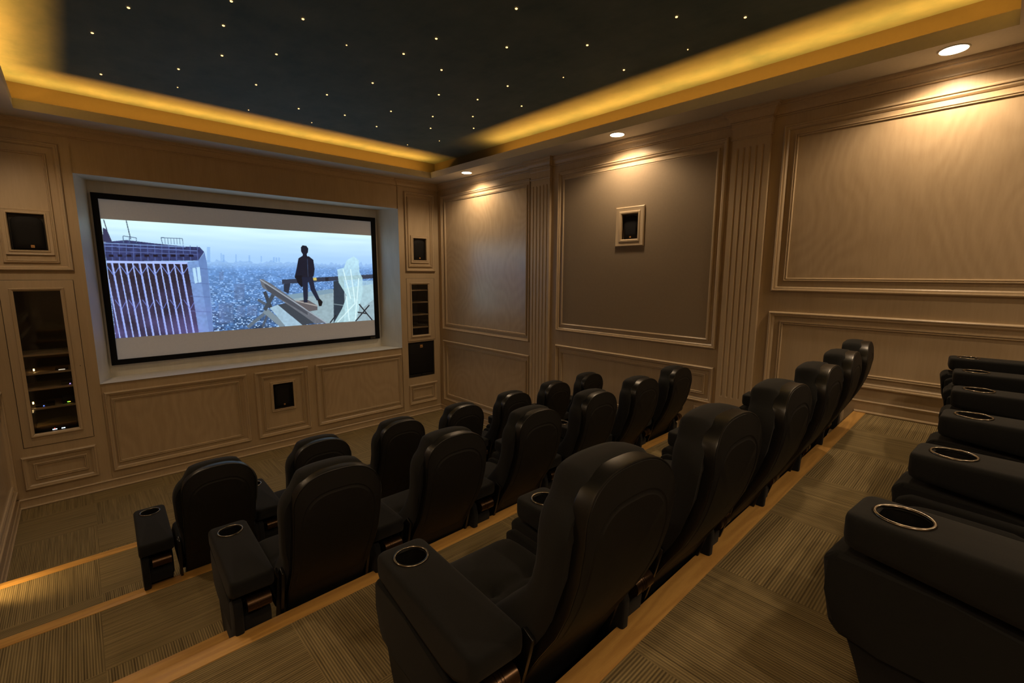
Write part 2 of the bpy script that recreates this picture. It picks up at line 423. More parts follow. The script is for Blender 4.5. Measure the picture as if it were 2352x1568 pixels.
# crown moulding, breaking forward over the pilasters
path = [(W, 0), (XL, 0), (XL, .014), (XR, .014), (XR, 0), (0, 0)]
right = []
for a0, a1 in ((2.215, 2.548), (4.795, 5.117)): right += [(0, -a0), (-.052, -a0), (-.052, -a1), (0, -a1)]
path = path[:-1] + [(0, 0)] + right + [(0, BACK), (W, BACK)] + [(W - x, y) for x, y in reversed(right)]
cp_ = [(0, 3.742), (.012, 3.742), (.016, 3.748), (.012, 3.755), (.020, 3.757), (.020, 3.766), (.024, 3.780), (.033, 3.795), (.046, 3.806), (.058, 3.811), (.058, 3.819), (.068, 3.821), (.074, 3.828), (.074, 3.839), (.080, 3.841), (.080, SOF), (0, SOF)]
bm = BM(); sweep(bm, path, cp_, lambda a, b, h: (a, b, h), closed=True, side=-1); trim(bm)

# ------------------------------------------------------------------ ceiling, soffit, cove
bm = BM()
RP = [(W, 0), (0, 0), (0, -6.94), (W, -6.94)]
sweep(bm, RP, [(0, SOF), (.400, SOF), (.400, LIP), (.385, LIP), (.385, 3.866), (.160, 3.866), (.160, 3.880)], lambda a, b, h: (a, b, h), closed=True, side=-1)
quad(bm, [(W, -6.94, SOF), (0, -6.94, SOF), (0, BACK, SOF), (W, BACK, SOF)])
so = trim(bm, M_PAINT, smooth=False, recalc=False)
bm = BM(); cr = [(W + .16, -.16), (-.16, -.16), (-.16, -6.78), (W + .16, -6.78)]; quad(bm, [(x, y, CEIL) for x, y in cr])
struct('ceiling', bm, M_CEIL, smooth=False)
bm = BM()
for i in range(4): quad(bm, [(*cr[i], 3.88), (*cr[(i + 1) % 4], 3.88), (*cr[(i + 1) % 4], CEIL), (*cr[i], CEIL)])
trim(bm, M_COVE, smooth=False)
for nm, b in (('front', (-4.86, -.37, -.367, -.335)), ('right', (-.367, -.335, -6.55, -1.80)), ('left', (W + .335, W + .367, -6.55, -.38)), ('rear', (-4.8, -.4, -6.605, -6.573))):
    bm = BM(); box(bm, b[0], b[1], b[2], b[3], 3.8665, 3.917); o = obj('led_strip', bm, M_PAINT, smooth=False)
    bm = BM(); e = .010; quad(bm, [(b[0] + e, b[2] + e, 3.9175), (b[1] - e, b[2] + e, 3.9175), (b[1] - e, b[3] - e, 3.9175), (b[0] + e, b[3] - e, 3.9175)])
    obj('diode_ribbon', bm, M_LED, o, smooth=False)
    tag(o, {'front': 'amber light strip hidden in the ceiling cove above the screen wall', 'right': 'amber light strip hidden in the ceiling cove along the right wall',
            'left': 'amber light strip hidden in the ceiling cove along the left wall', 'rear': 'amber light strip hidden in the ceiling cove behind the camera'}[nm], 'light strip')
# fibre stars
STARS = [(-4.117, -2.459), (-3.642, -3.016), (-4.281, -1.856), (-3.609, -2.64), (-3.231, -3.119), (-4.203, -0.953), (-3.723, -1.559), (-3.664, -1.072), (-3.51, -2.107), (-3.199, -2.436), (-3.144, -1.656), (-2.57, -1.873), (-2.856, -2.971), (-3.01, -0.859), (-2.634, -1.276), (-2.362, -0.905), (-2.192, -1.42), (-1.748, -1.297), (-1.884, -1.889), (-2.378, -2.448), (-2.466, -3.15), (-2.414, -3.532), (-2.078, -3.116), (-1.777, -2.637), (-1.464, -2.062), (-1.246, -1.69), (-0.864, -1.318), (-1.069, -0.86), (-1.141, -2.373), (-0.872, -2.052), (-1.423, -2.803), (-1.944, -3.799), (-1.434, -3.26), (-2.255, -4.228), (-0.976, -2.981), (-1.206, -3.745), (-1.522, -4.251), (-0.947, -4.203), (-1.398, -4.912), (-0.901, -4.751), (-1.055, -5.233)]
SMALL = {7, 12, 13, 15, 26, 27, 35, 39}
bm = BM(); bmesh.ops.create_uvsphere(bm, u_segments=12, v_segments=8, radius=.0085)
for v in bm.verts: v.co.z *= .5
star0 = obj('star_light', bm, M_STAR)
for i, (x, y) in enumerate(STARS):
    o = star0 if i == 0 else star0.copy()
    if i: COL.objects.link(o)
    o.location = (x, y, CEIL - .003)
    s = .62 if i in SMALL else 1.0; o.scale = (s, s, s)
    tag(o, 'tiny warm fibre star light set in the dark ceiling', 'ceiling light', 'star lights in the ceiling')

# recessed downlights
LBL = ['round recessed downlight over the right wall, nearest the screen', 'round recessed downlight over the grey cloth panel of the right wall', 'round recessed downlight over the right wall, nearest the camera',
       'added unseen downlight over the left wall, nearest the screen', 'added unseen downlight in the middle of the left soffit', 'added unseen downlight over the left wall beside the rear row']
def downlight(x, y, label, lamp_shift):
    t = empty('downlight', (x, y, SOF)); tag(t, label, 'ceiling light', 'downlights in the soffit')
    bm = BM(); torus(bm, (0, 0, -.001), .076, .006, 40, 8, sq=.7); obj('trim_ring', bm, M_PAINT, t)
    bm = BM(); cyl(bm, (0, 0, -.006), (0, 0, 1), .071, .005, 32); obj('lamp_face', bm, M_DISC, t)
    l = bpy.data.lights.new('downlight_lamp', 'SPOT'); l.energy = L_SPOT * lamp_shift; l.color = WARM; l.spot_size = math.radians(152); l.spot_blend = .55; l.shadow_soft_size = .06
    lo = bpy.data.objects.new('downlight_lamp', l); COL.objects.link(lo); lo.parent = t; lo.location = (0, 0, -.03)
for i, y in enumerate((-1.127, -3.690, -6.254)):
    downlight(-.264, y, LBL[i], 1.0)
for i, y in enumerate((-1.127, -3.690, -6.254)):  # left lamps are out of view, added to raise the room's overall brightness
    downlight(W + .264, y, LBL[i + 3], .65)

for x, lb in ((-.95, 'added fill downlight in the rear soffit, right'), (-2.60, 'added fill downlight in the rear soffit, middle'), (-4.25, 'added fill downlight in the rear soffit, left')):
    downlight(x, -7.75, lb, .9)  # invented lamps behind the camera, added as ambient fill

# step light low on the left wall
t = empty('step_light', (W + .041, -2.33, .52)); tag(t, 'small step light low on the left wall above the first step', 'wall light')
bm = BM(); box(bm, 0, .016, -.065, .065, -.04, .04, .004); obj('casing', bm, M_STEPTRIM, t)
bm = BM(); box(bm, .0165, .020, -.05, .05, -.028, -.006); obj('lamp_face', bm, M_STEPGLOW, t)
l = bpy.data.lights.new('step_lamp', 'SPOT'); l.energy = 3; l.color = (1, .62, .22); l.spot_size = math.radians(120); l.spot_blend = .6; l.shadow_soft_size = .01
lo = bpy.data.objects.new('step_lamp', l); COL.objects.link(lo); lo.parent = t; lo.location = (.03, 0, -.02); lo.rotation_euler = Vector((.45, .12, -.55)).to_track_quat('-Z', 'Y').to_euler()

# ------------------------------------------------------------------ projection screen
def framebox(bm, o, i, y0, y1, bev=.003):
    (ox0, ox1, oz0, oz1), (ix0, ix1, iz0, iz1) = o, i
    rings = [[(ox0, y1, oz0), (ox1, y1, oz0), (ox1, y1, oz1), (ox0, y1, oz1)], [(ox0, y0 + bev, oz0), (ox1, y0 + bev, oz0), (ox1, y0 + bev, oz1), (ox0, y0 + bev, oz1)],
             [(ox0 + bev, y0, oz0 + bev), (ox1 - bev, y0, oz0 + bev), (ox1 - bev, y0, oz1 - bev), (ox0 + bev, y0, oz1 - bev)],
             [(ix0 - bev, y0, iz0 - bev), (ix1 + bev, y0, iz0 - bev), (ix1 + bev, y0, iz1 + bev), (ix0 - bev, y0, iz1 + bev)],
             [(ix0, y0 + bev, iz0), (ix1, y0 + bev, iz0), (ix1, y0 + bev, iz1), (ix0, y0 + bev, iz1)], [(ix0, y1, iz0), (ix1, y1, iz0), (ix1, y1, iz1), (ix0, y1, iz1)]]
    loops(bm, rings)
SX0, SX1, SZ0, SZ1 = -4.332, -.959, 1.329, 3.274
IX0, IX1, IZ0, IZ1 = -4.274, -1.031, 1.390, 3.212
t = empty('projection_screen', (0, 0, 0)); tag(t, 'wide black-framed projection screen showing a city film scene, set in the front wall recess', 'projection screen')
bm = BM(); framebox(bm, (SX0, SX1, SZ0, SZ1), (IX0, IX1, IZ0, IZ1), .36, .402); obj('frame', bm, M_FRAME, t)
bm = BM(); box(bm, IX0 - .02, IX1 + .02, .378, .400, IZ0 - .02, IZ1 + .02); obj('screen_cloth', bm, M_SCREEN, t, smooth=False)
bm = BM(); box(bm, -1.125, -1.040, .3575, .3605, 1.345, 1.372, .001); bd = obj('badge', bm, M_CHROME, t)
bm = BM(); box(bm, -1.118, -1.048, .3568, .3576, 1.355, 1.362); obj('badge_stripe', bm, M_BLACK, bd)

# the film picture: painted from flat shapes into a fine grid of coloured faces that glow
def paint_picture(nx=600, nz=252, ss=2):
    Wd, Hd = nx * ss, nz * ss
    src = np.array([(250, 357), (2070, 475), (2090, 1043), (342, 1167)], float); dst = np.array([(0, 0), (1, 0), (1, 1), (0, 1)], float)
    A = []
    for (x, y), (u, v) in zip(src, dst):
        A.append([x, y, 1, 0, 0, 0, -u * x, -u * y, u]); A.append([0, 0, 0, x, y, 1, -v * x, -v * y, v])
    A = np.array(A); h = np.append(np.linalg.solve(A[:, :8], A[:, 8]), 1).reshape(3, 3)
    def T(p):
        q = h @ np.array([p[0], p[1], 1.0]); return q[0] / q[2] * Wd, q[1] / q[2] * Hd
    lin = lambda c: np.array(srgb(*c)[:3])
    yy, xx = np.mgrid[0:Hd, 0:Wd].astype(float); V = yy / Hd; U = xx / Wd
    img = np.zeros((Hd, Wd, 3))
    rng = np.random.RandomState(3)
    def vnoise(sx, sy, seed):
        r = np.random.RandomState(seed); g = r.rand(int(Hd / sy) + 3, int(Wd / sx) + 3)
        fx, fy = xx / sx, yy / sy; ix, iy = fx.astype(int), fy.astype(int); fx -= ix; fy -= iy
        return (g[iy, ix] * (1 - fx) + g[iy, ix + 1] * fx) * (1 - fy) + (g[iy + 1, ix] * (1 - fx) + g[iy + 1, ix + 1] * fx) * fy
    hor = .335
    s = np.clip(V / hor, 0, 1)[..., None]
    img[:] = lin((198, 228, 242)) * (1 - s) + lin((146, 186, 228)) * s
    img += ((vnoise(160, 14, 1) - .5) * .10 * (1 - s[..., 0]))[..., None]
    g = np.clip((V - hor) / (1 - hor), 0, 1)
    city = (lin((104, 150, 212)) * (1 - g[..., None]) + lin((70, 108, 160)) * g[..., None])
    sp = rng.rand(Hd // 4 + 1, Wd // 7 + 1); sp = np.kron(sp, np.ones((4, 7)))[:Hd, :Wd]
    bl = vnoise(26, 12, 5)
    amp = .15 + .85 * g
    city = city * (1 + (bl[..., None] - .5) * 1.1 * amp[..., None])
    hi = (sp > .84)[..., None] * (amp * .5)[..., None]; lo = (sp < .42)[..., None]
    city = city * np.where(lo, 1 - .45 * amp[..., None], 1) + hi * lin((190, 220, 245))
    m = V > hor + (vnoise(10, 400, 8) - .6) * .05; img[m] = city[m]
    hz = np.exp(-((V - hor) / .05) ** 2)[..., None] * .55; img = img * (1 - hz) + lin((160, 198, 236)) * hz
    def poly(pts, col, alpha=1.0, shade=None):
        P = [T(p) for p in pts]; xs = [p[0] for p in P]; ys = [p[1] for p in P]
        x0, x1 = max(0, int(min(xs))), min(Wd, int(max(xs)) + 2); y0, y1 = max(0, int(min(ys))), min(Hd, int(max(ys)) + 2)
        if x1 <= x0 or y1 <= y0: return
        X, Y = xx[y0:y1, x0:x1], yy[y0:y1, x0:x1]; ins = np.zeros(X.shape, bool)
        for i in range(len(P)):
            (ax_, ay_), (bx_, by_) = P[i], P[i - 1]
            c = ((ay_ > Y) != (by_ > Y)) & (X < (bx_ - ax_) * (Y - ay_) / (by_ - ay_ + 1e-12) + ax_); ins ^= c
        c = lin(col); sub = img[y0:y1, x0:x1]
        if shade is not None: c = c * (1 + shade * (vnoise(9, 9, len(pts))[y0:y1, x0:x1][ins] - .5))[:, None]
        sub[ins] = sub[ins] * (1 - alpha) + c * alpha
    def line(a, b, wd, col, alpha=1.0):
        a, b = np.array(a, float), np.array(b, float); d = b - a; nrm = np.array([-d[1], d[0]]) / (np.hypot(*d) + 1e-9) * wd / 2
        poly([a + nrm, b + nrm, b - nrm, a - nrm], col, alpha)
    # distant towers
    for x, t_, w_ in ((975, 548, 22), (1075, 600, 14), (1415, 618, 12), (1432, 620, 12), (1450, 620, 10), (1060, 590, 8), (1250, 605, 10), (1160, 598, 8), (1330, 610, 8)):
        poly([(x - w_ / 2, t_), (x + w_ / 2, t_), (x + w_ / 2, 650), (x - w_ / 2, 650)], (120, 165, 222), .6)
    for x, t_, w_, b_ in ((1190, 950, 60, 1020), (1265, 945, 70, 1010), (1090, 930, 100, 1060), (1180, 800, 70, 900), (1060, 720, 30, 770)):
        poly([(x - w_ / 2, t_), (x + w_ / 2, t_ - 5), (x + w_ / 2, b_), (x - w_ / 2, b_ + 8)], (92, 116, 160), .55, .5)
    # tower block
    poly([(262, 415), (290, 430), (325, 512), (262, 512)], (56, 58, 96))
    line((268, 362), (292, 440), 7, (60, 66, 96)); line((420, 365), (450, 495), 7, (66, 84, 112))
    poly([(262, 515), (330, 508), (420, 500), (600, 522), (820, 545), (915, 548), (946, 582), (905, 640), (285, 645)], (52, 62, 112), 1, .7)
    for i in range(14): line((275 + i * 48, 520 + i * 1.5), (278 + i * 48, 640), 5, (84, 104, 168), .8)
    line((262, 540), (900, 575), 6, (96, 116, 176)); line((270, 575), (905, 600), 5, (84, 100, 158)); line((262, 520), (820, 548), 5, (120, 150, 200))
    for i in range(10): poly([(300 + i * 60, 598), (332 + i * 60, 598), (334 + i * 60, 614), (302 + i * 60, 614)], (26, 24, 50))
    for a_, b_ in (((398, 472), (488, 486)), ((398, 472), (402, 518)), ((488, 486), (488, 520)), ((440, 478), (442, 518)), ((655, 484), (800, 492)), ((655, 484), (665, 528)), ((800, 492), (804, 532))): line(a_, b_, 5, (82, 108, 140))
    for i in range(6): line((680 + i * 20, 486), (684 + i * 20, 530), 3, (92, 120, 150))
    poly([(286, 645), (832, 652), (905, 1125), (345, 1170)], (46, 40, 58), 1, .5)
    for i in range(-1, 12):
        x = 320 + i * 46.5; xb = 395 + i * 46; line((x, 648), (xb + 22, 1165), 13 if i % 2 == 0 else 8, (132, 154, 226)); line((x + 3, 648), (xb + 25, 1165), 4, (170, 190, 245))
        if i % 2 == 0:
            line((x - 36, 672), (x + 10, 735), 5, (112, 132, 204)); line((x + 58, 672), (x + 14, 735), 5, (112, 132, 204))
            line((x + 20, 905), (x + 62, 965), 4, (104, 120, 196)); line((x + 100, 905), (x + 66, 965), 4, (104, 120, 196))
    line((286, 648), (832, 655), 16, (158, 178, 236))
    poly([(832, 650), (905, 640), (948, 584), (962, 650), (990, 900), (1003, 1125), (905, 1128)], (112, 146, 200), 1, .25)
    poly([(905, 640), (948, 584), (962, 650), (1003, 1125), (975, 1125)], (92, 122, 178), .7)
    for z_ in (690, 790, 880, 980): line((850, z_), (985, z_ + 8), 4, (80, 104, 158), .8)
    poly([(865, 690), (885, 688), (900, 790), (880, 795)], (176, 214, 236), .8); poly([(893, 685), (915, 684), (925, 785), (905, 790)], (176, 214, 236), .8)
    m = (U < .36) & (V > .5); a_ = (np.clip((V - .5) / .5, 0, 1) * np.clip((.36 - U) / .12, 0, 1) * .38 * vnoise(60, 40, 11))[..., None]
    img = np.where(m[..., None], img * (1 - a_) + lin((140, 128, 214)) * a_, img)
    # rooftop, railing and timber
    poly([(1500, 885), (1810, 838), (2085, 800), (2092, 1050), (1765, 1068), (1650, 985)], (142, 166, 176), 1, .2)
    poly([(1500, 872), (1810, 832), (1812, 860), (1510, 905)], (120, 150, 170))
    poly([(1468, 770), (1700, 756), (2080, 735), (2082, 762), (1700, 785), (1470, 800)], (52, 62, 84)); poly([(1480, 800), (1525, 795), (1512, 865), (1480, 850)], (44, 54, 74))
    for x in (1640, 1760, 1850): poly([(x, 756), (x + 22, 755), (x + 22, 780), (x, 782)], (34, 40, 54))
    poly([(1675, 757), (1700, 756), (1702, 775), (1677, 776)], (196, 180, 96)); line((1640, 785), (1640, 900), 6, (50, 60, 80))
    for a_, b_, w_, c_ in (((1235, 1092), (1365, 985), 22, (96, 112, 128)), ((1305, 905), (1400, 960), 18, (84, 98, 116)), ((1335, 1090), (1372, 1000), 16, (78, 90, 108)), ((1350, 975), (1480, 1085), 40, (120, 138, 150)), ((1392, 960), (1350, 850), 24, (60, 70, 84)), ((1350, 975), (1410, 870), 26, (66, 78, 92))): line(a_, b_, w_, c_)
    poly([(1385, 960), (1440, 938), (1605, 1078), (1490, 1085)], (150, 180, 200), 1, .2); poly([(1440, 940), (1500, 925), (1690, 1062), (1605, 1078)], (62, 72, 84))
    poly([(1318, 768), (1340, 766), (1400, 800), (1765, 1062), (1690, 1068), (1600, 1003), (1380, 852), (1335, 822)], (104, 110, 120), 1, .2)
    poly([(1345, 800), (1380, 800), (1640, 990), (1640, 1010), (1380, 852)], (76, 82, 94)); line((1320, 768), (1765, 1062), 7, (150, 160, 172))
    poly([(1555, 915), (1640, 905), (1706, 945), (1706, 975), (1650, 985)], (98, 94, 98)); line((1560, 912), (1706, 948), 8, (156, 152, 150))
    # figure seen from behind
    D = (24, 30, 52)
    poly([(1597, 552), (1608, 538), (1634, 542), (1647, 560), (1645, 585), (1634, 602), (1610, 600), (1598, 580)], D)
    poly([(1610, 598), (1636, 598), (1640, 616), (1606, 616)], D)
    poly([(1580, 626), (1606, 610), (1650, 612), (1680, 636), (1689, 700), (1682, 748), (1662, 758), (1604, 758), (1572, 772), (1553, 756), (1568, 690)], D, 1, .3)
    poly([(1560, 742), (1604, 740), (1630, 800), (1600, 822), (1572, 790)], (18, 22, 38))
    poly([(1602, 752), (1646, 754), (1638, 850), (1640, 925), (1614, 925), (1610, 850)], (28, 38, 66)); poly([(1640, 752), (1676, 752), (1690, 828), (1722, 900), (1702, 912), (1662, 840)], (28, 38, 66))
    poly([(1706, 905), (1724, 900), (1742, 920), (1734, 948), (1716, 950)], (16, 18, 28)); line((1640, 630), (1645, 750), 3, (60, 78, 110))
    # barrel, sheet and trestle
    poly([(1815, 780), (1885, 772), (1890, 1000), (1880, 1058), (1815, 1062)], (46, 62, 78), 1, .2); line((1815, 935), (1890, 945), 6, (110, 130, 140))
    poly([(1840, 702), (1885, 690), (1905, 640), (1950, 612), (1985, 640), (1990, 720), (2010, 760), (2010, 860), (1965, 1050), (1818, 1060), (1872, 965), (1905, 880), (1850, 790)], (176, 214, 222), .72, .25)
    poly([(1975, 780), (2088, 775), (2090, 900), (2010, 960), (1985, 900)], (166, 202, 214), .6, .2)
    for a_, b_ in (((1880, 700), (1930, 900)), ((1930, 700), (1960, 930)), ((1960, 930), (1840, 1058)), ((1900, 880), (1920, 1050)), ((1985, 760), (1960, 1040))): line(a_, b_, 7, (214, 238, 240), .6)
    for a_, b_ in (((1985, 935), (2075, 1045)), ((2055, 942), (1962, 1050)), ((1790, 1062), (1830, 1010)), ((1975, 990), (2040, 1000))): line(a_, b_, 8, (30, 36, 48))
    img = np.clip(img, .002, 1); lum = img.mean(axis=2, keepdims=True); img = img * (np.clip(lum, .01, 1) / .6) ** .16; img = np.clip(img, .002, .80)
    return img.reshape(nz, ss, nx, ss, 3).mean(axis=(1, 3))
def picture_object(parent):
    nx, nz = 600, 252; img = paint_picture(nx, nz)
    X0, X1, Z0, Z1, Y = IX0 + .004, IX1 - .002, 1.641, 2.993, .3765
    xs = np.linspace(X0, X1, nx + 1); zs_ = np.linspace(Z1, Z0, nz + 1)
    gx, gz = np.meshgrid(xs, zs_); co = np.stack([gx, np.full_like(gx, Y), gz], -1).reshape(-1, 3)
    i, j = np.meshgrid(np.arange(nx), np.arange(nz)); a = (j * (nx + 1) + i).ravel()
    F_ = np.stack([a, a + nx + 1, a + nx + 2, a + 1], -1)
    me = bpy.data.meshes.new('projected_picture')
    me.vertices.add(len(co)); me.vertices.foreach_set('co', co.ravel().astype(np.float32))
    me.loops.add(F_.size); me.loops.foreach_set('vertex_index', F_.ravel().astype(np.int32))
    me.polygons.add(len(F_)); me.polygons.foreach_set('loop_start', (np.arange(len(F_)) * 4).astype(np.int32))
    me.update(calc_edges=True)
    att = me.color_attributes.new('picture', 'FLOAT_COLOR', 'CORNER')
    c = np.ones((nz * nx, 4), np.float32); c[:, :3] = img.reshape(-1, 3); c = np.repeat(c, 4, axis=0)
    att.data.foreach_set('color', c.ravel())
    m, nt, bs = nmat('projected film picture')
    bs.inputs['Base Color'].default_value = (.05, .05, .05, 1); bs.inputs['Roughness'].default_value = .9
    n = N(nt, 'ShaderNodeVertexColor', layer_name='picture'); nt.links.new(n.outputs[0], bs.inputs['Emission Color']); bs.inputs['Emission Strength'].default_value = L_PIC
    me.materials.append(m)
    o = bpy.data.objects.new('projected_picture', me); COL.objects.link(o); o.parent = parent
    o['label'] = 'bluish film picture of a man on a rooftop above a city'
picture_object(t)


# ------------------------------------------------------------------ speakers in the walls
def text_obj(s, size, mp_loc, rot, mat, parent):
    c = bpy.data.curves.new('badge_lettering', 'FONT'); c.body = s; c.size = size; c.align_x = 'CENTER'; c.align_y = 'CENTER'; c.extrude = .0004
    q = bpy.data.objects.new('lettering_source', c); COL.objects.link(q); bpy.context.view_layer.update()
    me = bpy.data.meshes.new_from_object(q.evaluated_get(bpy.context.evaluated_depsgraph_get())); me.name = 'badge_lettering'
    bpy.data.objects.remove(q); bpy.data.curves.remove(c); me.materials.clear(); me.materials.append(mat)
    o = bpy.data.objects.new('badge_lettering', me); COL.objects.link(o); o.parent = parent; o.location = mp_loc; o.rotation_euler = rot
    return o
def speaker(name, label, mp, op, frame, depth, badge, domed=True, rot=(math.pi / 2, 0, 0)):
    t = empty(name, mp((op[0] + op[1]) / 2, op[2], 0)); inv = Vector(t.location); tag(t, label, 'speaker')
    m2 = lambda a, b, h: tuple(Vector(mp(a, b, h)) - inv)
    a0, a1, b0, b1 = op
    bm = BM(); prism(bm, rect(a0 + .004, a1 - .004, b0 + .004, b1 - .004), m2, -depth, -.035); obj('cabinet', bm, M_BLACK, t, smooth=False)
    bm = BM()
    if domed:                            # softly bowed cloth grille with an arched top
        ca, hw = (a0 + a1) / 2, (a1 - a0) / 2 - .012; zb, ztop = b0 + .012, b1 - .014
        out = []
        out += [(ca + hw, zb), (ca + hw, ztop - hw * .55)]
        out += [(ca + hw * math.cos(q), ztop - hw * .55 + hw * .55 * math.sin(q)) for q in [math.pi * i / 12 for i in range(1, 12)]]
        out += [(ca - hw, ztop - hw * .55), (ca - hw, zb)]
        cb = (zb + ztop) / 2
        rings = []
        for s_, h in ((1, -.034), (1, -.022), (.97, -.016), (.6, -.011), (.15, -.009)):
            rings.append([m2(ca + (a - ca) * s_, cb + (b - cb) * s_, h) for a, b in out])
        loops(bm, rings, cap1=True)
    else:
        prism(bm, rect(a0 + .02, a1 - .02, b0 + .06, b1 - .02), m2, -.034, -.012, .006)
    g = obj('grille', bm, M_GRILLE, t, angle=60)
    ba, bb, bs = badge
    bm = BM(); hb = -.006 if domed else -.010
    prism(bm, rect(ba - bs / 2, ba + bs / 2, bb - bs / 2, bb + bs / 2), m2, hb - .006, hb); obj('badge', bm, M_BADGE, g, smooth=False)
    text_obj('JBL', bs * .42, m2(ba, bb - bs * .12, hb + .0006), rot, M_BLACK, g)
    if frame:
        bm = BM(); sweep(bm, rect(*frame), P_FRM_for(frame, op), m2); obj('wood_surround', bm, M_TRIM, t)
    return t
def P_FRM_for(fr, op):
    wdt = min(op[0] - fr[0], op[2] - fr[2]); return [(q * wdt / .050, h) for q, h in P_FRM]
speaker('wall_speaker', 'black square speaker in a wooden surround on the front wall, left of the screen', fm, SPK_L, (-5.013, -4.665, 2.567, 3.010), .15, (-4.818, 2.652, .026))
speaker('wall_speaker', 'small black speaker in a wooden surround on the front wall, right of the screen', fm, SPK_R, (-.548, -.210, 2.565, 3.008), .15, (-.372, 2.648, .022))
speaker('wall_speaker', 'small black speaker low in the dado under the screen', fd, SPK_C, (-2.768, -2.450, .522, .933), .15, (-2.598, .600, .020))
speaker('wall_speaker', 'black arched speaker in a pale wooden surround on the grey cloth wall panel', lambda a, b, h: rm(a, b, h + .008), (3.624, 3.828, 2.785, 3.058), (3.545, 3.907, 2.705, 3.136), .14, (3.726, 2.808, .018), rot=(math.pi / 2, 0, -math.pi / 2))
s = speaker('subwoofer', 'large black subwoofer recessed in the right front column below the glass door', fm, SUB, None, .42, (-.385, 1.180, .050), domed=False)
bm = BM(); c = s.location
for x0, x1 in ((-.625, -.395), (-.385, -.155)): box(bm, x0 - c.x, x1 - c.x, .012, .034, .678 - c.z, .708 - c.z, .003)
obj('port_slot', bm, M_HOLE, s)
bm = BM(); framebox(bm, (SUB[0] + .006 - c.x, SUB[1] - .006 - c.x, .006, SUB[3] - SUB[2] - .006), (SUB[0] + .022 - c.x, SUB[1] - .022 - c.x, .016, SUB[3] - SUB[2] - .020), .008, .034); obj('cabinet_rim', bm, M_BLACK, s)

# ------------------------------------------------------------------ built-in media cabinets with glass doors
def cabinet(label, op, door, frame, shelves, hinge_left):
    x0, x1, z0, z1 = op; D = .42
    t = empty('media_cabinet', ((x0 + x1) / 2, 0, z0)); c = t.location; tag(t, label, 'cabinet')
    bm = BM(); niche(bm, (x0 - .06 - c.x, x1 + .06 - c.x, -.03, z1 + .03 - c.z), lambda a, b, h: (a, -h + .022, b), D); obj('carcass', bm, M_DARKBACK, t, smooth=False, recalc=False)
    for z in shelves:
        bm = BM(); box(bm, x0 - .058 - c.x, x1 + .058 - c.x, .0145, D, z - .018 - c.z, z - c.z, .002); obj('shelf', bm, M_TRIM, t)
    bm = BM(); framebox(bm, (door[0] + .004 - c.x, door[1] - .004 - c.x, door[2] + .004 - c.z, door[3] - .004 - c.z), (x0 - c.x, x1 - c.x, z0 - c.z, z1 - c.z), -.006, .018); d = obj('door', bm, M_TRIM, t)
    bm = BM(); sweep(bm, rect(frame[0] - c.x, frame[1] - c.x, frame[2] - c.z, frame[3] - c.z), [(0, .004), (0, .012), (.005, .017), (.012, .015), (.02, .010), (min(frame[3] - z1, .03), .002), (min(frame[3] - z1, .03), -.02)], lambda a, b, h: (a, -.004 - h, b)); obj('bead', bm, M_TRIM, d)
    bm = BM(); box(bm, x0 - .004 - c.x, x1 + .004 - c.x, .007, .011, z0 - .004 - c.z, z1 + .004 - c.z); obj('glass_pane', bm, M_GLASS, d, smooth=False)
    bm = BM(); box(bm, door[0] - .003 - c.x, door[1] + .003 - c.x, -.0012, .001, door[2] - .003 - c.z, door[3] + .003 - c.z)
    bm.free()
    if hinge_left:
        bm = BM(); cyl(bm, (door[1] - .035 - c.x, -.0062, 1.42 - c.z), (0, -1, 0), .004, .001, 10); obj('lock_hole', bm, M_HOLE, d)
    return t
cabinet('tall glass-fronted media cabinet with lit devices in the left front column', CAB_L, (-5.095, -4.560, .628, 2.322), (-5.03, -4.640, .728, 2.244), (1.575, 1.385, 1.222, 1.020), True)
cabinet('narrow glass-fronted cabinet with empty shelves in the right front column', CAB_R, (-.648, -.112, 1.275, 2.318), (-.582, -.204, 1.345, 2.246), (2.128, 1.930, 1.722, 1.510), False)
# dark gaps round the doors
for dr in ((-5.095, -4.560, .628, 2.322), (-.648, -.112, 1.275, 2.318)):
    bm = BM(); e = .004
    sweep(bm, rect(*dr), [(0, .0015), (e, .0015)], fm); trim(bm, M_HOLE, smooth=False)
# devices on the shelves
def device(x0, x1, z, h, label, leds, depth=.16, y=.06):
    t = empty('media_box', ((x0 + x1) / 2, y, z)); tag(t, label, 'media player')
    hw = (x1 - x0) / 2
    bm = BM(); box(bm, -hw, hw, 0, depth, .0005, h, .004); obj('casing', bm, M_BLACK, t)
    for lx, lz, lw, lh, col in leds:
        bm = BM(); box(bm, lx - lw / 2, lx + lw / 2, -.0015, .0005, lz - lh / 2, lz + lh / 2)
        o = obj('indicator_light', bm, emit('indicator', col, 3.5), t, smooth=False)
device(-4.79, -4.69, 1.385, .016, 'flat silver-edged box on the second shelf of the media cabinet', [(0, .006, .05, .004, (.5, .45, .35))])
device(-4.76, -4.675, 1.222, .030, 'small black box with a violet light on the third shelf of the cabinet', [(.025, .010, .010, .006, (.5, .3, 1))])
device(-4.97, -4.83, 1.020, .022, 'flat black box with a blue light on the fourth shelf of the cabinet', [(-.01, .010, .010, .007, (.1, .2, 1))])
device(-4.77, -4.68, 1.020, .060, 'small black box with a green light on the fourth shelf of the cabinet', [(0, .018, .016, .008, (.25, 1, .05)), (.012, .018, .01, .006, (1, .6, .05))])
device(-4.985, -4.685, .735, .085, 'wide black receiver with a white display at the bottom of the cabinet', [(-.02, .030, .035, .008, (.7, .85, 1)), (-.02, .040, .008, .005, (1, .1, .05)), (.045, .030, .028, .008, (.7, .85, 1))], .3)
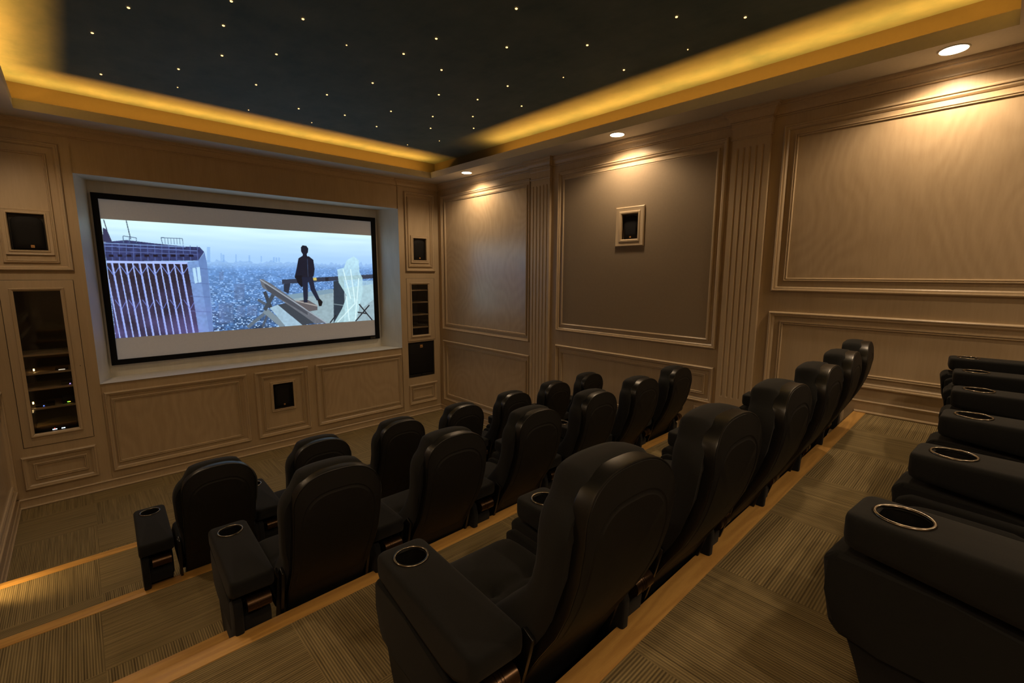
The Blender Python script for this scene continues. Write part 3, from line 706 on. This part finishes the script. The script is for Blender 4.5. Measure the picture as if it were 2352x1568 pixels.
def tube_light(x, z, label):
    t = empty('pilot_lamp', (x, .10, z)); tag(t, label, 'lamp')
    bm = BM(); cyl(bm, (0, 0, .0005), (0, 0, 1), .009, .010, 12); obj('socket', bm, M_BLACK, t)
    bm = BM(); cyl(bm, (0, 0, .011), (0, 0, 1), .006, .022, 12); obj('bulb', bm, emit('pilot bulb', (1, .6, .2), 9), t)
tube_light(-4.945, 1.385, 'tiny glowing pilot lamp on the second shelf of the media cabinet')
tube_light(-4.985, 1.0425, 'tiny glowing pilot lamp on the flat box of the fourth shelf')

# ------------------------------------------------------------------ theatre seats
def lerp_tab(tab, q):
    if q <= tab[0][0]: return tab[0][1]
    for (a, va), (b, vb) in zip(tab[:-1], tab[1:]):
        if q <= b: return va + (vb - va) * (q - a) / (b - a)
    return tab[-1][1]
YB = [(.08, .060), (.20, .005), (.30, -.042), (.38, -.082), (.46, -.124), (.57, -.196), (.66, -.240), (.73, -.264), (.80, -.280), (.87, -.288), (.95, -.284), (1.03, -.272)]   # rear of the shell
HW = [(.08, .176), (.40, .177), (.60, .182), (.70, .202), (.84, .208)]
HS = [(.08, .176), (.40, .177), (.58, .179), (.66, .183), (.84, .183)]
def outline(z0, zt, zs, extra=0, n=2.5, hump=0, k=22, HW=HW):
    """closed outline (x,z): flat foot, sides from the table, arched top"""
    pts = []
    R = [(lerp_tab(HW, z0) + extra - .02, z0), (lerp_tab(HW, z0) + extra, z0 + .02)]
    for i in range(1, 9): z = z0 + .02 + (zs - z0 - .02) * i / 8; R.append((lerp_tab(HW, z) + extra, z))
    h0 = R[-1][0]
    for i in range(1, k):
        a = math.pi / 2 * i / k; x = h0 * math.cos(a) ** (2 / n); z = zs + (zt - zs) * math.sin(a) ** (2 / n)
        if hump: z += hump * max(0, min(1, (.165 - x) / .05)) ** 1 * (3 - 2 * max(0, min(1, (.165 - x) / .05))) * max(0, min(1, (.165 - x) / .05))
        R.append((x, z))
    zt2 = zt + (hump if hump else 0)
    return R + [(0, zt2)] + [(-x, z) for x, z in reversed(R)]
def make_seat_parts():
    P = {}
    # moulded back shell
    bm = BM(); o = outline(.09, 1.008, .865, n=2.5, HW=HS); cz = .72
    def ring(s, d, sx=None):
        sx = s if sx is None else sx
        out = []
        for x, z in o:
            X, Z = x * sx, cz + (z - cz) * s
            out.append((X, lerp_tab(YB, Z) + d + .05 * X * X, Z))
        return out
    ib = outline(.42, .925, .76, n=2.9, HW=HS)
    def ring2(s, d):
        out = []
        for x, z in ib:
            X, Z = x * (s - .17), .68 + (z - .68) * s
            out.append((X, lerp_tab(YB, Z) + d + .05 * X * X, Z))
        return out
    loops(bm, [ring(.95, .050), ring(.992, .050), ring(1.0, .045), ring(1.0, .006), ring(.996, .001), ring(.985, 0), ring(.978, .002)], cap1=False)
    bm2 = BM(); loops(bm2, [ring(.978, .002), ring(.975, -.001), ring2(1.02, -.001), ring2(1.0, .0012), ring2(.98, .0012), ring2(.955, -.001), ring2(.6, -.001), ring2(.3, -.001)], cap1=True)
    P['back_panel'] = (bm2, M_BACKP)
    P['back_shell'] = (bm, M_SHELL)
    # padded back
    bm = BM(); o2 = outline(.40, .972, .83, extra=.003, n=2.6, hump=.040)
    TH = [(.40, .20), (.50, .185), (.60, .145), (.70, .100), (.80, .092), (.92, .108), (1.0, .112), (1.05, .10)]
    def ringc(s, f, sx=None):
        sx = s if sx is None else sx; out = []
        for x, z in o2:
            X, Z = x * sx, cz + (z - cz) * s
            out.append((X, lerp_tab(YB, Z) + .040 + (lerp_tab(TH, Z)) * f - .15 * (abs(X) / .2) ** 2 * .05, Z))
        return out
    loops(bm, [ringc(.96, 0), ringc(1.0, .12), ringc(1.005, .35), ringc(1.0, .6), ringc(.98, .82), ringc(.94, .94), ringc(.85, 1.0), ringc(.6, 1.02), ringc(.3, 1.0)], cap0=True, cap1=True)
    P['backrest'] = (bm, M_CHAIR)
    # seat cushion with two stitched dimples
    bm = BM(); NX, NY = 22, 26; top = []; bot = []
    dim = [(-.075, .14), (.075, .14)]
    for j in range(NY + 1):
        ra, rb = [], []
        for i in range(NX + 1):
            u, v = -1 + 2 * i / NX, -1 + 2 * j / NY
            x = .186 * math.copysign(abs(u) ** .85, u); y = .185 + .212 * math.copysign(abs(v) ** .85, v)
            e = (1 - abs(u) ** 7) ** (1 / 3) * (1 - abs(v) ** 6) ** (1 / 2.6) if abs(u) < 1 and abs(v) < 1 else 0
            z = .375 + .100 * e - .02 * max(0, v) ** 3 * 0
            for dx, dy in dim: z -= .016 * math.exp(-((x - dx) ** 2 + (y - dy) ** 2) / .0006)
            z -= .006 * math.exp(-((y - .14) / .012) ** 2) * (abs(x) < .16)
            ra.append(bm.verts.new((x, y, z))); rb.append(bm.verts.new((x, y, .375 - .055 * e)) if 0 < i < NX and 0 < j < NY else ra[-1])
        top.append(ra); bot.append(rb)
    for j in range(NY):
        for i in range(NX):
            bm.faces.new((top[j][i], top[j][i + 1], top[j + 1][i + 1], top[j + 1][i]))
            q = (bot[j][i], bot[j + 1][i], bot[j + 1][i + 1], bot[j][i + 1])
            if len(set(q)) == 4:
                try: bm.faces.new(q)
                except ValueError: pass
    P['seat'] = (bm, M_CHAIR)
    # seat pan
    bm = BM(); box(bm, -.180, .180, .02, .33, .290, .352, .02, 3); P['seat_pan'] = (bm, M_SHELL)
    # steel brackets on each side of the back
    for s in (-1, 1):
        bm = BM(); yz = lambda a, b, d: (d, a, b)
        c = [(-.02, .04), (.035, .04), (.03, .20), (-.02, .36), (-.07, .50), (-.115, .575), (-.150, .560), (-.120, .45), (-.085, .33), (-.045, .18)]
        x = s * .190; prism(bm, c, yz, x - .006, x + .006, .002)
        c2 = [(-.10, .56), (-.065, .52), (-.03, .50), (-.01, .515), (-.02, .49), (-.07, .49), (-.12, .55)]
        prism(bm, c2, yz, x - .006 - s * .004, x + .006 - s * .004, .001)
        P['bracket_%d' % s] = (bm, M_METAL)
    return P
def make_arm_parts():
    A = {}
    # padded top with a cup well; outline matched by angle round the cup
    n = 48; R_ = .049; cyy = .30; x1, ya, yb, rc = .081, -.145, .388, .030
    def out(s=0, back=0):
        pts = []
        hx, y0, y1 = x1 - s, ya + s, yb - s; r = max(.004, rc - s)
        for i in range(n):
            a = 2 * math.pi * i / n; d = Vector((math.cos(a), math.sin(a)))
            lo_, hi_ = 0, 2.0
            def inside(p):
                qx, qy = abs(p.x) - (hx - r), max(p.y - (y1 - r), (y0 + r) - p.y)
                return math.hypot(max(qx, 0), max(qy, 0)) <= r if (qx > 0 or qy > 0) else True
            for _ in range(30):
                m = (lo_ + hi_) / 2
                if inside(Vector((0, cyy)) + d * m): lo_ = m
                else: hi_ = m
            p = Vector((0, cyy)) + d * lo_; pts.append((p.x, p.y))
        return pts
    # sharpen the sampling along the long rear part
    angs = []
    def outline_xy(s):
        hx, y0, y1 = x1 - s, ya + s, yb - s; r = max(.004, rc - s); pts = []
        for cxx, cyc, a0 in ((hx - r, y1 - r, 0), (-hx + r, y1 - r, 90), (-hx + r, y0 + r, 180), (hx - r, y0 + r, 270)):
            for i in range(7):
                a = math.radians(a0 + 15 * i); pts.append((cxx + r * math.cos(a), cyc + r * math.sin(a)))
            # straight runs
            if a0 == 90: pts += [(-hx, y1 - r + (y0 - y1 + 2 * r) * k / 9) for k in range(1, 9)]
            if a0 == 270: pts += [(hx, y0 + r + (y1 - y0 - 2 * r) * k / 9) for k in range(1, 9)]
        return pts
    bm = BM(); zt = .594
    zb = lambda y: .476 + (y + .03) * .10 if y > -.03 else .476 + .060 * ((-.03 - y) / .115) ** 1.5
    o0 = outline_xy(0)
    def lift(s, fz): return [(x, y, fz(y)) for x, y in outline_xy(s)]
    cup = []
    for x, y in o0:
        a = math.atan2(y - cyy, x); cup.append((R_ * math.cos(a), cyy + R_ * math.sin(a)))
    rings = [lift(.012, lambda y: zb(y)), lift(.003, lambda y: zb(y) + .006), lift(0, lambda y: zb(y) + .02), lift(0, lambda y: zt - .016), lift(.002, lambda y: zt - .007), lift(.007, lambda y: zt - .002), lift(.015, lambda y: zt)]
    rings += [[(x, y, zt) for x, y in cup], [(x * .96, cyy + (y - cyy) * .96, zt - .004) for x, y in cup]]
    loops(bm, rings, cap0=True)
    A['armrest'] = (bm, M_CHAIR)
    bm = BM(); torus(bm, (0, cyy, zt + .001), R_ + .001, .0040, 40, 8)
    A['cup_ring'] = (bm, M_CHROME)
    bm = BM(); nn = 32; rg = lambda r, z: [(r * math.cos(2 * math.pi * i / nn), cyy + r * math.sin(2 * math.pi * i / nn), z) for i in range(nn)]
    loops(bm, [rg(R_, zt), rg(R_ * .95, zt - .05), rg(R_ * .90, .515), rg(R_ * .3, .513)], cap1=True)
    A['cup_well'] = (bm, M_HOLE)
    yz = lambda a, b, d: (d, a, b)
    bm = BM()
    pad = [(.396, .500), (.420, .474), (.408, .400), (.398, .325), (.374, .300), (.30, .298), (.0, .300), (-.035, .315), (-.040, .430), (-.02, .458), (.2, .482)]
    prism(bm, pad, yz, -.075, .075, .014, 3); prism(bm, [(-.01, .30), (-.10, .30), (-.122, .34), (-.126, .44), (-.112, .486), (-.088, .498), (-.062, .485), (-.045, .450), (-.01, .440)], yz, -.074, -.040, .010, 3); A['side_panel'] = (bm, M_CHAIR)
    bm = BM(); prism(bm, [(.370, .476), (.402, .455), (.400, .400), (.37, .365), (.02, .365), (.0, .40), (.02, .455), (.10, .474)], yz, -.0155, .0155, .012, 3); A['seat_bolster'] = (bm, M_CHAIR)
    bm = BM()
    base = [(.374, .335), (.328, .22), (.265, .10), (.235, .0), (-.015, .0), (-.020, .30), (-.098, .335), (-.102, .395), (-.085, .410), (-.03, .410)]
    prism(bm, base, yz, -.066, .066, .008, 2)
    # stitched inset
    A['pedestal'] = (bm, M_CHAIR)
    bm = BM(); cyl(bm, (-.026, -.114, .466), (1, 0, 0), .029, .088, 28)
    for x in (.000, .012, .020): 
        cyl(bm, (x, -.114, .466), (1, 0, 0), .0305, .004, 28)
    A['hinge_barrel'] = (bm, M_BRONZE)
    return A
PROTO = {}
def proto_meshes():
    for k, (bm, m) in {**make_seat_parts(), **make_arm_parts()}.items():
        o = obj(k, bm, m, angle=22 if 'shell' in k or 'panel' in k else 50); PROTO[k] = o.data; COL.objects.unlink(o); bpy.data.objects.remove(o)
proto_meshes()
def mk(name, key, parent, loc=(0, 0, 0), rz=0):
    o = bpy.data.objects.new(name, PROTO[key]); COL.objects.link(o); o.parent = parent; o.location = loc; o.rotation_euler = (0, 0, rz); return o
def make_arm(parent, x, rz=0, wide=False):
    a = mk('armrest', 'armrest', parent, (x, 0, 0), rz)
    mk('cup_ring', 'cup_ring', a); mk('cup_well', 'cup_well', a)
    mk('side_panel', 'side_panel', parent, (x, 0, 0), rz); mk('pedestal', 'pedestal', parent, (x, 0, 0), rz); mk('hinge_barrel', 'hinge_barrel', parent, (x, 0, 0), rz)
    return a
ORD = ['first', 'second', 'third', 'fourth', 'fifth', 'sixth', 'seventh']
ROWS = [   # name, first arm x, pitch, seats, level, Y0, curvature, centre
    ('front row', -4.351, .588, 7, .30, -3.400, .008, -2.30),
    ('second row', -4.137, .592, 6, .60, -4.584, .010, -2.36),
    ('third row', -3.892, .567, 6, .95, -5.838, .020, -2.19),
    ('rear row', -3.318, .5575, 5, 1.292, -6.915, .038, -1.926)]
for rn, ax, p, n, z, Y0, c, xm in ROWS:
    kf = 1 + .6 * c; ax = xm + (ax - xm) * kf; p *= kf          # cups stand .30 m ahead of the row line
    ya = lambda x: Y0 + c * (x - xm) ** 2
    for k in range(n):
        x = ax + p * (k + .5); y = ya(x); rz = math.atan(2 * c * (x - xm))
        t = empty('theatre_seat', (x, y, z), rz)
        if rn == 'rear row': lab = 'black padded theatre seat in the rear row by the camera, %s from the aisle' % ORD[k]
        elif k == 0: lab = 'black high-backed theatre seat in the %s, on the left aisle' % rn
        elif k == n - 1: lab = 'black high-backed theatre seat in the %s, nearest the right wall' % rn
        else: lab = 'black high-backed theatre seat in the %s, %s from the left aisle' % (rn, ORD[k])
        tag(t, lab, 'seat', 'theatre seats in the ' + rn)
        mk('seat_bolster', 'seat_bolster', mk('seat', 'seat', t, (-.012, .0001, 0)), (.195, 0, 0)); mk('seat_pan', 'seat_pan', t, (-.012, .0001, 0)); mk('backrest', 'backrest', t, (.004, 0, 0)); mk("back_panel", "back_panel", mk("back_shell", "back_shell", t, (.010, 0, 0)))
        mk('bracket', 'bracket_-1', t); mk('bracket', 'bracket_1', t)
        def arm_at(xa):
            w_ = Vector((xa, ya(xa), z)) - Vector((x, y, z)); w_.rotate(Matrix.Rotation(-rz, 3, 'Z'))
            a = make_arm(t, 0, math.atan(2 * c * (xa - xm)) - rz, xa > ax + .1)
            for ch in t.children: pass
            for ch in [a] + [q for q in t.children if q.name.split('.')[0] in ('side_panel', 'pedestal', 'hinge_barrel') and q.location.length < 1e-6]:
                ch.location = w_
        arm_at(ax + p * k)
        if k == n - 1: arm_at(ax + p * n)
